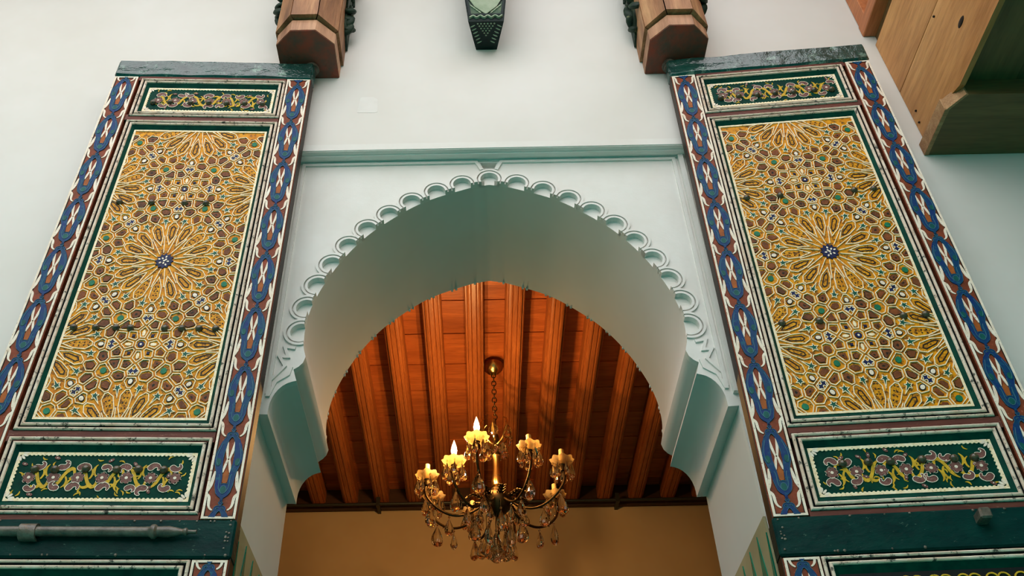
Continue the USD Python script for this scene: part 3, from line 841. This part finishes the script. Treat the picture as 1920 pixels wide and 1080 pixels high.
    for k in range(7):
        u = lo[0] + .04 + k * .078
        for e in (-1, 1):
            scr.append(stroke([(u, 1.118), (u + e * .014, 1.136), (u + e * .030, 1.128), (u + e * .030, 1.110), (u + e * .018, 1.108), (u + e * .018, 1.120)], .0045, 16))
            scr.append(stroke([(u, 1.118), (u + e * .012, 1.09), (u + e * .034, 1.082), (u + e * .030, 1.06), (u + e * .012, 1.064)], .0045, 14))
    L.add('gold_scrollwork', extrude(unary_union(scr).intersection(sbox(lo[0], 1.03, lo[2], 1.15)), DP - .001, DP + .004), M['yellow'], lp)
    L.add('bottom_rail', ub(.0, -1.56, Wd, -1.35, -.055, .0, .003), M['green_rail'])
    # hinge pivot at the inner top corner
    pv = trimesh.creation.cylinder(.026, .07, sections=24)
    pv.apply_transform(trimesh.transformations.rotation_matrix(math.pi / 2, [1, 0, 0]))
    pv.apply_translation([.012, 3.655, -.034])
    rg = lathe([(.024, -.008), (.033, -.008), (.035, 0), (.033, .008), (.024, .008)], 24)
    rg.apply_transform(trimesh.transformations.rotation_matrix(math.pi / 2, [1, 0, 0]))
    rg.apply_translation([.012, 3.648, -.034])
    pp = L.add('pivot', pv, M['iron'], smooth=40)
    L.add('pivot_ring', rg, M['iron'], pp, smooth=40)
    # ironwork
    if side < 0:
        prof_ = [(0, .0), (.0145, 0), (.0145, .50), (.0150, .505), (.0215, .512), (.0215, .522), (.0150, .528), (.0160, .545), (.0165, .56), (.0130, .580), (.0085, .598), (.0085, .602), (.0115, .606), (.0115, .612), (.0060, .616), (.0055, .630), (.0065, .640), (0, .641)]
        b = lathe(prof_, 16)
        b.apply_transform(trimesh.transformations.rotation_matrix(-math.pi / 2, [0, 1, 0]))   # z -> -u
        b.apply_translation([.742, 1.2775, .024])
        bo = L.add('bolt', b, M['iron'], smooth=45, label='long turned iron bolt')
        a = np.linspace(-2.0, 2.0, 12)
        st_ = tube([(.585, 1.2775 + .024 * math.sin(x), .018 + .022 * math.cos(x)) for x in a], .0055, 8)
        hull = ext_x(Polygon([(1.2775 + .026 * math.sin(x), .016 + .026 * math.cos(x)) for x in a] + [(1.2775 + .018 * math.sin(x), .016 + .018 * math.cos(x)) for x in a[::-1]]), .562, .610)
        L.add('bolt_staple', hull, M['iron'], smooth=40)
    else:
        stud = cat_([bx(.568, .602, 1.274, 1.308, .0, .052, .005), trimesh.creation.cylinder(.011, .03, sections=12, transform=trimesh.transformations.translation_matrix([.585, 1.291, .012]))])
        L.add('square_stud', stud, M['iron'], label='square-headed iron stud')
    return L, total

LA, nA = build_leaf(-1)
LB, nB = build_leaf(1)

# ------------------------------------------------------------------ octagonal pivot blocks
def pivot_block(xc, zb, label, flip):
    O = w2(xc, 0, zb)
    t = thing('pivot_block', label, 'wooden block', (O[0], YW - .001, O[2]), group=None)
    k = SW
    hw, fr, cn, fw = .131 * k, .252 * k, .178 * k, .055 * k
    def oct_(s=0.0, front=0.0):
        return Polygon([(-hw - s, 0), (-hw - s, -cn - s * .6), (-fw - s * .5, -fr - s - front), (fw + s * .5, -fr - s - front), (hw + s, -cn - s * .6), (hw + s, 0)])
    # collar: sides run back to the wall
    c0 = extrude(oct_(0), .004, .078)
    obj('collar', c0, M['block'], t)
    obj('bottom_plate', extrude(oct_(-.002), 0, .0045), M['blockface'], t)
    obj('shadow_joint', extrude(oct_(-.016), .078, .090), M['corbeldark'], t)
    # upper body: separate boards, one per facet
    up = oct_(.014, .010)
    pts = list(up.exterior.coords)[:-1]
    inn = list(oct_(-.03).exterior.coords)[:-1]
    for i in range(5):
        q = Polygon([pts[i], pts[i + 1], inn[i + 1], inn[i]]).buffer(0)
        q = q.buffer(-.0022, join_style=2)
        obj('facet_board', extrude(q, .090, 1.25), M['block_up'], t)
    obj('core', extrude(oct_(-.032), .090, 1.25), M['darkwood'], t)
    # foliage carved on both flanks near the wall
    r = random.Random(3 + flip)
    for s in (-1, 1):
        ms = []
        for j in range(26):
            z = .27 + j * .027 + r.uniform(-.01, .01)
            yy = -r.uniform(.01, .15)
            e = trimesh.creation.icosphere(1, 1.0)
            e.vertices *= [.020 + r.random() * .014, .016, .040]
            e.apply_transform(trimesh.transformations.rotation_matrix(r.uniform(-.9, .9), [1, 0, 0]))
            e.apply_transform(trimesh.transformations.rotation_matrix(s * r.uniform(.1, .7), [0, 1, 0]))
            e.apply_translation([s * (hw + .020 + r.uniform(0, .012)), yy - .035, z])
            ms.append(e)
        for j in range(7):
            z = .36 + j * .1
            a = np.linspace(0, 4.6, 14)
            rr = np.linspace(.036, .012, 14)
            ms.append(tube([(s * (hw + .026), -.05 + rr_ * math.cos(x), z + rr_ * math.sin(x)) for x, rr_ in zip(a, rr)], .008, 6))
        ms.append(ext_x(Polygon([(-.005, .20), (-.10, .28), (-.17, .95), (-.005, .95)]), *sorted((s * (hw + .012), s * (hw + .022)))))
        obj('leaf_carving', cat_(ms), M['carve'], t, smooth=50)
    return t
pivot_block(-.806, 5.22, 'octagonal brown wooden pivot block on the wall above the left door', 0)
pivot_block(.864, 5.205, 'octagonal brown wooden pivot block on the wall above the right door', 1)

# ------------------------------------------------------------------ carved green corbel above the arch
O = w2(.007, 0, 5.405)
cb = thing('carved_corbel', 'green carved wooden corbel hanging from the wall centrally above the arch', 'corbel', (O[0], YW, O[2]))
plan = Polygon([(-.052, 0), (-.082, -.165), (.082, -.165), (.058, 0)])
body = m3.Manifold.hull_points(np.array([(-.046, 0, .02), (.050, 0, .02), (-.080, -.160, .0), (.080, -.160, .0), (-.078, -.165, .02), (.078, -.165, .02), (-.105, -.195, .26), (.105, -.195, .26), (-.115, -.21, 1.28), (.115, -.21, 1.28), (-.09, 0, 1.28), (.09, 0, 1.28), (-.05, 0, .05), (.05, 0, .05)]))
obj('body', tm(body), M['corbeldark'], cb)
def front(g, d0, d1, mat, nm, z0=.0):
    """relief on the outward-leaning front face; g in (x, z)"""
    t = ext_y(g, d0, d1)
    v = t.vertices
    lean = np.where(v[:, 2] < .26, -.165 - (v[:, 2] - .02) * .125, -.195 - (v[:, 2] - .26) * .0235)
    v[:, 1] = lean + v[:, 1]
    t.vertices = v
    obj(nm, t, mat, cb)
frame = Polygon([(-.076, .03), (.076, .03), (.103, .26), (.112, .88), (-.112, .88), (-.103, .26)])
front(frame.difference(frame.buffer(-.010, join_style=2)), -.008, .004, M['corbeldark'], 'front_frame')
heart = Polygon([(0, .048), (.045, .095), (.075, .16), (.082, .26), (.07, .36), (0, .46), (-.07, .36), (-.082, .26), (-.075, .16), (-.045, .095)]).buffer(.006)
front(frame.buffer(-.010).difference(heart.buffer(.008)), -.004, .004, M['corbel'], 'front_ground')
front(heart, -.006, .004, M['corbelpale'], 'heart_shield')
curl = stroke([(-.005, .20), (-.035, .16), (-.045, .19), (-.025, .215)], .006, 12)
front(curl, -.010, .0, M['corbeldark'], 'heart_scroll')
fan = [ell(s * (.028 + .012 * k), .052 + .014 * k, s * (.9), .011, .0035, 2) for s in (-1, 1) for k in range(4)]
for f_ in fan:
    front(f_, -.008, .002, M['corbelpale'], 'fan_carving')
wav = stroke([(x, .022 + .005 * math.sin(x * 190)) for x in np.linspace(-.072, .072, 29)], .006, 60)
front(wav, -.010, .002, M['corbelpale'], 'wavy_edge')
# pecked dots and gouges on the underside
und = []
for row, n in enumerate((6, 5, 4, 3, 2, 1)):
    for k in range(n):
        und.append((((k - (n - 1) / 2) * .015), -.148 + row * .013, .0045))
ms = []
for x, y_, r_ in und:
    e = trimesh.creation.icosphere(1, r_); e.vertices *= [1, 1, .8]; e.apply_translation([x, y_, (.0 + .02 * (y_ + .16) / .16)]); ms.append(e)
for s in (-1, 1):
    for k in range(6):
        e = trimesh.creation.icosphere(1, 1.0); e.vertices *= [.013, .0035, .003]
        e.apply_transform(trimesh.transformations.rotation_matrix(s * .5, [0, 0, 1]))
        e.apply_translation([s * (.060 - k * .006), -.135 + k * .018, .02 * (.025 + k * .018) / .16]); ms.append(e)
obj('underside_pecking', cat_(ms), M['corbelpale'], cb)

# ------------------------------------------------------------------ timber gallery on the right
def gx(x): return CAM[0] + SW * (x - CAM[0])
def gz(z): return 1.6 + SW * (z - 1.6)
XG = gx(1.85)
GY = -6.2
gal = thing('timber_gallery', 'brown timber gallery with plank fascia running along the right wall', 'balcony', (0, 0, 0))
zj, zt, zlow = gz(5.025), gz(5.40), gz(4.625)
xr = WX1 - .002
def yfit(y): return YW + SW * y
f0 = Polygon([(YW - .001, gz(4.70)), (YW - .001, zj), (GY, zj), (GY, zlow), (yfit(-.33), zlow), (yfit(-.24), gz(4.66))])
obj('fascia_board', ext_x(f0.buffer(-.0015, join_style=2), XG, XG + .022), M['fascia'], gal)
obj('fascia_board', bx(XG, XG + .022, GY, YW - .001, zj + .003, zt, .002), M['fascia'], gal)
obj('lower_fascia_joint', bx(XG + .006, XG + .035, GY + .01, YW - .002, zj - .01, zj + .01), M['dark'], gal)
# balustrade foot above the boards, standing a little proud
xo = gx(1.81)
zb0 = gz(5.47)
obj('balustrade_rail', bx(xo, xo + .10, GY, YW - .001, zb0, zb0 + .075, .004), M['orange'], gal)
obj('shadow_gap', bx(XG + .02, xo + .1, GY, YW - .001, zt, zb0), M['soffitx'], gal)
for k in range(9):
    y1 = YW - .002 - k * .64
    obj('balustrade_post', bx(xo + .004, xo + .09, y1 - .075, y1, zb0 + .075, zb0 + .95, .003), M['orange'], gal)
    if k < 8:
        ya, yb = y1 - .64, y1 - .075
        P1 = LineString([(ya, zb0 + .075), (yb, zb0 + .80)]).buffer(.03, cap_style=2).intersection(sbox(ya, zb0 + .075, yb, zb0 + .80))
        P2 = LineString([(yb, zb0 + .075), (ya, zb0 + .80)]).buffer(.03, cap_style=2).intersection(sbox(ya, zb0 + .075, yb, zb0 + .80))
        obj('cross_brace', ext_x(P1, xo + .02, xo + .05), M['orange'], gal)
        obj('cross_brace', ext_x(P2, xo + .04, xo + .07), M['orange'], gal)
        obj('balustrade_panel', bx(xo + .07, xo + .085, ya, yb, zb0 + .075, zb0 + .8), M['orange'], gal)
obj('handrail', bx(xo - .02, xo + .11, GY, YW - .002, zb0 + .95, zb0 + 1.02, .01), M['orange'], gal)
# wall plate under the gallery, its corner cut off
zp0, zp1 = gz(4.60), gz(4.655)
pl = Polygon([(gx(1.825), YW - .001), (gx(1.825), yfit(-.235)), (gx(1.875), yfit(-.305)), (xr, yfit(-.305)), (xr, YW - .001)])
obj('wall_plate', extrude(pl, zp0, zp1), M['soffitx'], gal)
ep = Polygon([(gx(1.825) - .003, yfit(-.232)), (gx(1.875), yfit(-.305) - .004), (gx(1.875) + .01, yfit(-.305)), (gx(1.825) + .01, yfit(-.232))])
obj('cut_end', extrude(ep, zp0 - .002, zp1 + .006), M['endgrain'], gal)
se = bx(gx(1.825) - .006, gx(1.825) + .012, yfit(-.236), YW - .001, zp0 - .003, zp1 + .012, .002)
obj('side_strip', se, M['endgrain'], gal)
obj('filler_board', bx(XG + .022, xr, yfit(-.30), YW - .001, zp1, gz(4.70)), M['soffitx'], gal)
x = XG + .022
k = 0
while x < xr - .02:
    w = .235 + .03 * math.sin(k * 1.7)
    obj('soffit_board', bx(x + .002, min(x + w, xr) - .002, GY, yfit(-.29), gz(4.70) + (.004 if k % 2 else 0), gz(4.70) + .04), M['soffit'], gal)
    x += w; k += 1
obj('deck', bx(XG + .022, xr, GY, YW - .001, gz(4.70) + .04, zt - .01), M['darkwood'], gal)
kn = trimesh.creation.icosphere(2, 1.0); kn.vertices *= [.004, .026, .014]
kn.apply_translation([XG, yfit(-.50), gz(4.80)])
obj('knot', kn, M['dark'], gal, smooth=True)
for (yy, zz) in ((-.03, 4.78), (-.045, 4.84), (-.40, 5.0), (-.05, 5.56)):
    e = trimesh.creation.icosphere(1, .005); e.apply_translation([XG - .003, yfit(yy), gz(zz)])
    obj('nail', e, M['dark'], gal)

# ------------------------------------------------------------------ chandelier
HX, HY, HZ = .040, 2.05, 0.0
ch = thing('chandelier', 'bronze chandelier with candle bulbs and glass drops hanging inside the arch', 'chandelier', (HX, HY, 0))
obj('canopy', lathe([(0, 5.035), (.020, 5.035), (.030, 5.045), (.042, 5.052), (.060, 5.075), (.064, 5.098), (.02, 5.105), (.02, 5.1295), (0, 5.1295)], 24), M['brass'], ch, smooth=40)
def torus_link(z, turn, R=.013, r=.0032, tall=1.5):
    a = np.linspace(0, 2 * math.pi, 15)
    P = [(R * math.cos(x), 0, tall * R * math.sin(x)) for x in a]
    t = tube(P, r, 6)
    if turn:
        t.apply_transform(trimesh.transformations.rotation_matrix(math.pi / 2, [0, 0, 1]))
    t.apply_translation([0, 0, z])
    return t
z = 5.022; k = 0
while z > 4.70:
    obj('chain_link', torus_link(z, k % 2), M['bronze'], ch, smooth=60)
    z -= .031; k += 1
stem = lathe([(0, 3.95), (.006, 3.95), (.006, 4.05), (.020, 4.06), (.044, 4.08), (.074, 4.11), (.086, 4.15), (.080, 4.18), (.050, 4.20), (.034, 4.215), (.036, 4.225), (.020, 4.235), (.014, 4.245), (.022, 4.26), (.026, 4.30), (.018, 4.35), (.013, 4.42), (.020, 4.45), (.030, 4.462), (.030, 4.472), (.014, 4.48), (.010, 4.52), (.018, 4.55), (.018, 4.57), (.008, 4.60), (.006, 4.70), (0, 4.705)], 20)
obj('stem', stem, M['bronze'], ch, smooth=40)
obj('glass_column', lathe([(.014, 4.235), (.030, 4.245), (.034, 4.27), (.026, 4.30), (.020, 4.36), (.022, 4.41), (.030, 4.44), (.014, 4.455)], 12), M['brass'], ch, smooth=40)
def drop(h=.055, w=.017, n=8):
    """pear-shaped cut glass drop hanging from z = 0"""
    t = lathe([(0, -h), (w * .45, -h * .965), (w * .85, -h * .86), (w, -h * .70), (w * .86, -h * .50), (w * .5, -h * .26), (w * .22, -h * .08), (0, 0)], n)
    t.vertices[:, 1] *= .62
    return t
def pear(p, h=.055, w=.017, parent=None, turn=None, bead=True):
    t = drop(h * 1.2, w * 1.22)
    t.apply_transform(trimesh.transformations.rotation_matrix(random.uniform(0, 3.14) if turn is None else turn, [0, 0, 1]))
    t.apply_translation([0, 0, -.022 if bead else 0])
    ms = [t]
    if bead:
        b = trimesh.creation.icosphere(1, .0075); b.apply_translation([0, 0, -.012]); ms.append(b)
        ms.append(tube([(0, 0, 0.004), (0, 0, -.012), (0, 0, -.024)], .0014, 5))
    m = cat_(ms); m.apply_translation(p)
    return obj('glass_drop', m, M['crystal'], parent or ch)
ball = trimesh.creation.icosphere(2, .040); ball.apply_translation([-.005, 0, 3.83])
obj('glass_ball', ball, M['crystal'], ch)
obj('ball_rod', tube([(-.003, 0, 3.97), (-.005, 0, 3.86)], .0035, 6), M['bronze'], ch)
# crown with curled leaves
for k in range(6):
    a = k * math.pi / 3 + .35
    c, s = math.cos(a), math.sin(a)
    P = spline([(.012 * c, .012 * s, 4.52), (.05 * c, .05 * s, 4.545), (.080 * c, .080 * s, 4.60), (.088 * c, .088 * s, 4.66), (.066 * c, .066 * s, 4.685)], 14)
    rb = obj('crown_scroll', tube(P, np.interp(np.linspace(0, 1, 14), [0, .5, 1], [.007, .009, .003]), 7), M['brass'], ch, smooth=50)
    pear((.086 * c, .086 * s, 4.655), .085, .026, rb)
    pear((.052 * c, .052 * s, 4.54), .07, .022, rb)
# acanthus leaves at the hub
for k in range(8):
    a = k * math.pi / 4 + .2
    ribs = []
    for j in range(6):
        r_ = .065 + j * .018
        for s_ in (-1, 1):
            ribs.append(stroke([(r_, 0), (r_ + .012, s_ * (.016 - j * .0015)), (r_ + .024, s_ * (.022 - j * .002))], [.010, .008, .003], 6))
    ribs.append(stroke([(.04, 0), (.10, 0), (.185, 0)], [.014, .012, .004], 8))
    t = extrude(unary_union(ribs), -.002, .002)
    v = t.vertices
    v[:, 2] += .05 * np.clip((v[:, 0] - .06) / .13, 0, 1) ** .7 - .9 * np.clip(v[:, 0] - .14, 0, 1)
    t.vertices = v
    t.apply_transform(trimesh.transformations.rotation_matrix(a, [0, 0, 1])); t.apply_translation([0, 0, 4.145])
    obj('acanthus_leaf', t, M['bronze'], ch, smooth=50)
arms = [(-85, .395, 0), (-50, .31, 1), (-16, .40, 1), (28, .365, 0), (65, .395, 0), (122, .40, 0), (166, .42, 0), (200, .42, 0), (241, .42, 0)]
for deg, Rr, lit in arms:
    a = math.radians(deg)
    dx, dy = math.sin(a), -math.cos(a)
    zc = 4.275 + (.02 if lit and deg == -16 else -.01 if lit else 0)
    P = spline([(.045 * dx, .045 * dy, 4.165), (.12 * dx, .12 * dy, 4.095), (Rr * .58 * dx, Rr * .58 * dy, 4.055), (Rr * .90 * dx, Rr * .90 * dy, 4.115), (Rr * 1.02 * dx, Rr * 1.02 * dy, 4.19), (Rr * dx, Rr * dy, zc - .03)], 26)
    ar = obj('arm', tube(P, .0075, 8), M['bronze'], ch, smooth=50)
    cx, cy = Rr * dx, Rr * dy
    for f in (.35, .62):
        q = P[int(f * 25)]
        e = tube(spline([q, q + [0.02 * dx, .02 * dy, .012], q + [.034 * dx, .034 * dy, .004]], 6), [.006, .006, .005, .004, .003, .002], 5)
        obj('arm_leaf', e, M['bronze'], ar)
    cup = lathe([(0, zc - .045), (.016, zc - .04), (.020, zc - .02), (.014, zc - .008), (.018, zc), (0, zc + .001)], 14); cup.apply_translation([cx, cy, 0])
    obj('cup', cup, M['bronze'], ar, smooth=40)
    # scalloped glass dish
    n = 40
    V, F = [], []
    prof_ = [(.012, .0), (.034, .002), (.056, .014), (.066, .032), (.063, .033), (.053, .017), (.032, .006), (.012, .004)]
    for j, (r_, zz) in enumerate(prof_):
        for q in range(n):
            b = 2 * math.pi * q / n
            amp = 1 + .05 * (r_ / .058) ** 2 * math.cos(8 * b)
            V.append((cx + r_ * amp * math.cos(b), cy + r_ * amp * math.sin(b), zc + zz + .003 * (r_ / .058) * math.cos(8 * b)))
    for j in range(len(prof_) - 1):
        for q in range(n):
            A, B = j * n + q, j * n + (q + 1) % n
            F += [(A, B, B + n), (A, B + n, A + n)]
    obj('glass_dish', trimesh.Trimesh(np.array(V), np.array(F), process=False), M['dish'], ar, smooth=True)
    hs = .062 if lit else .100
    sl = lathe([(0, zc), (.0145, zc), (.0145, zc + hs - .004), (.010, zc + hs), (0, zc + hs)], 14); sl.apply_translation([cx, cy, 0])
    obj('candle_sleeve', sl, M['sleeve'], ar, smooth=40)
    if lit:
        bl_ = lathe([(0, zc + .060), (.008, zc + .062), (.0155, zc + .080), (.0170, zc + .095), (.0135, zc + .118), (.0065, zc + .142), (.001, zc + .160), (0, zc + .160)], 14); bl_.apply_translation([cx, cy, 0])
        obj('candle_bulb', bl_, M['bulb_on'], ar, smooth=True, label='lit candle bulb')
    for j in range(7):
        b = a + j * 2 * math.pi / 7 + .3
        pear((cx + .053 * math.cos(b), cy + .053 * math.sin(b), zc + .018), .066 + .018 * random.random(), .018, ar)
    q = P[13]; pear((q[0], q[1], q[2] - .006), .085, .027, ar)
    q = P[19]; pear((q[0], q[1], q[2] - .006), .105, .032, ar)
    q = P[7]; pear((q[0], q[1], q[2] - .006), .075, .024, ar)
for k in range(8):
    a = k * math.pi / 4 + .1
    r_ = .085 if k % 2 else .13
    pear((r_ * math.cos(a), r_ * math.sin(a), 4.05 - (.05 if k % 2 else .0)), .105, .032)
    obj('drop_hook', tube([(.05 * math.cos(a), .05 * math.sin(a), 4.115), (r_ * math.cos(a), r_ * math.sin(a), 4.09), (r_ * math.cos(a), r_ * math.sin(a), 4.05 - (.05 if k % 2 else 0))], .002, 5), M['bronze'], ch)
for k in range(5):
    a = k * 2 * math.pi / 5 + .6
    pear((.045 * math.cos(a), .045 * math.sin(a), 3.96), .115, .031)
    obj('drop_hook', tube([(.02 * math.cos(a), .02 * math.sin(a), 4.075), (.045 * math.cos(a), .045 * math.sin(a), 4.03), (.045 * math.cos(a), .045 * math.sin(a), 3.955)], .002, 5), M['bronze'], ch)
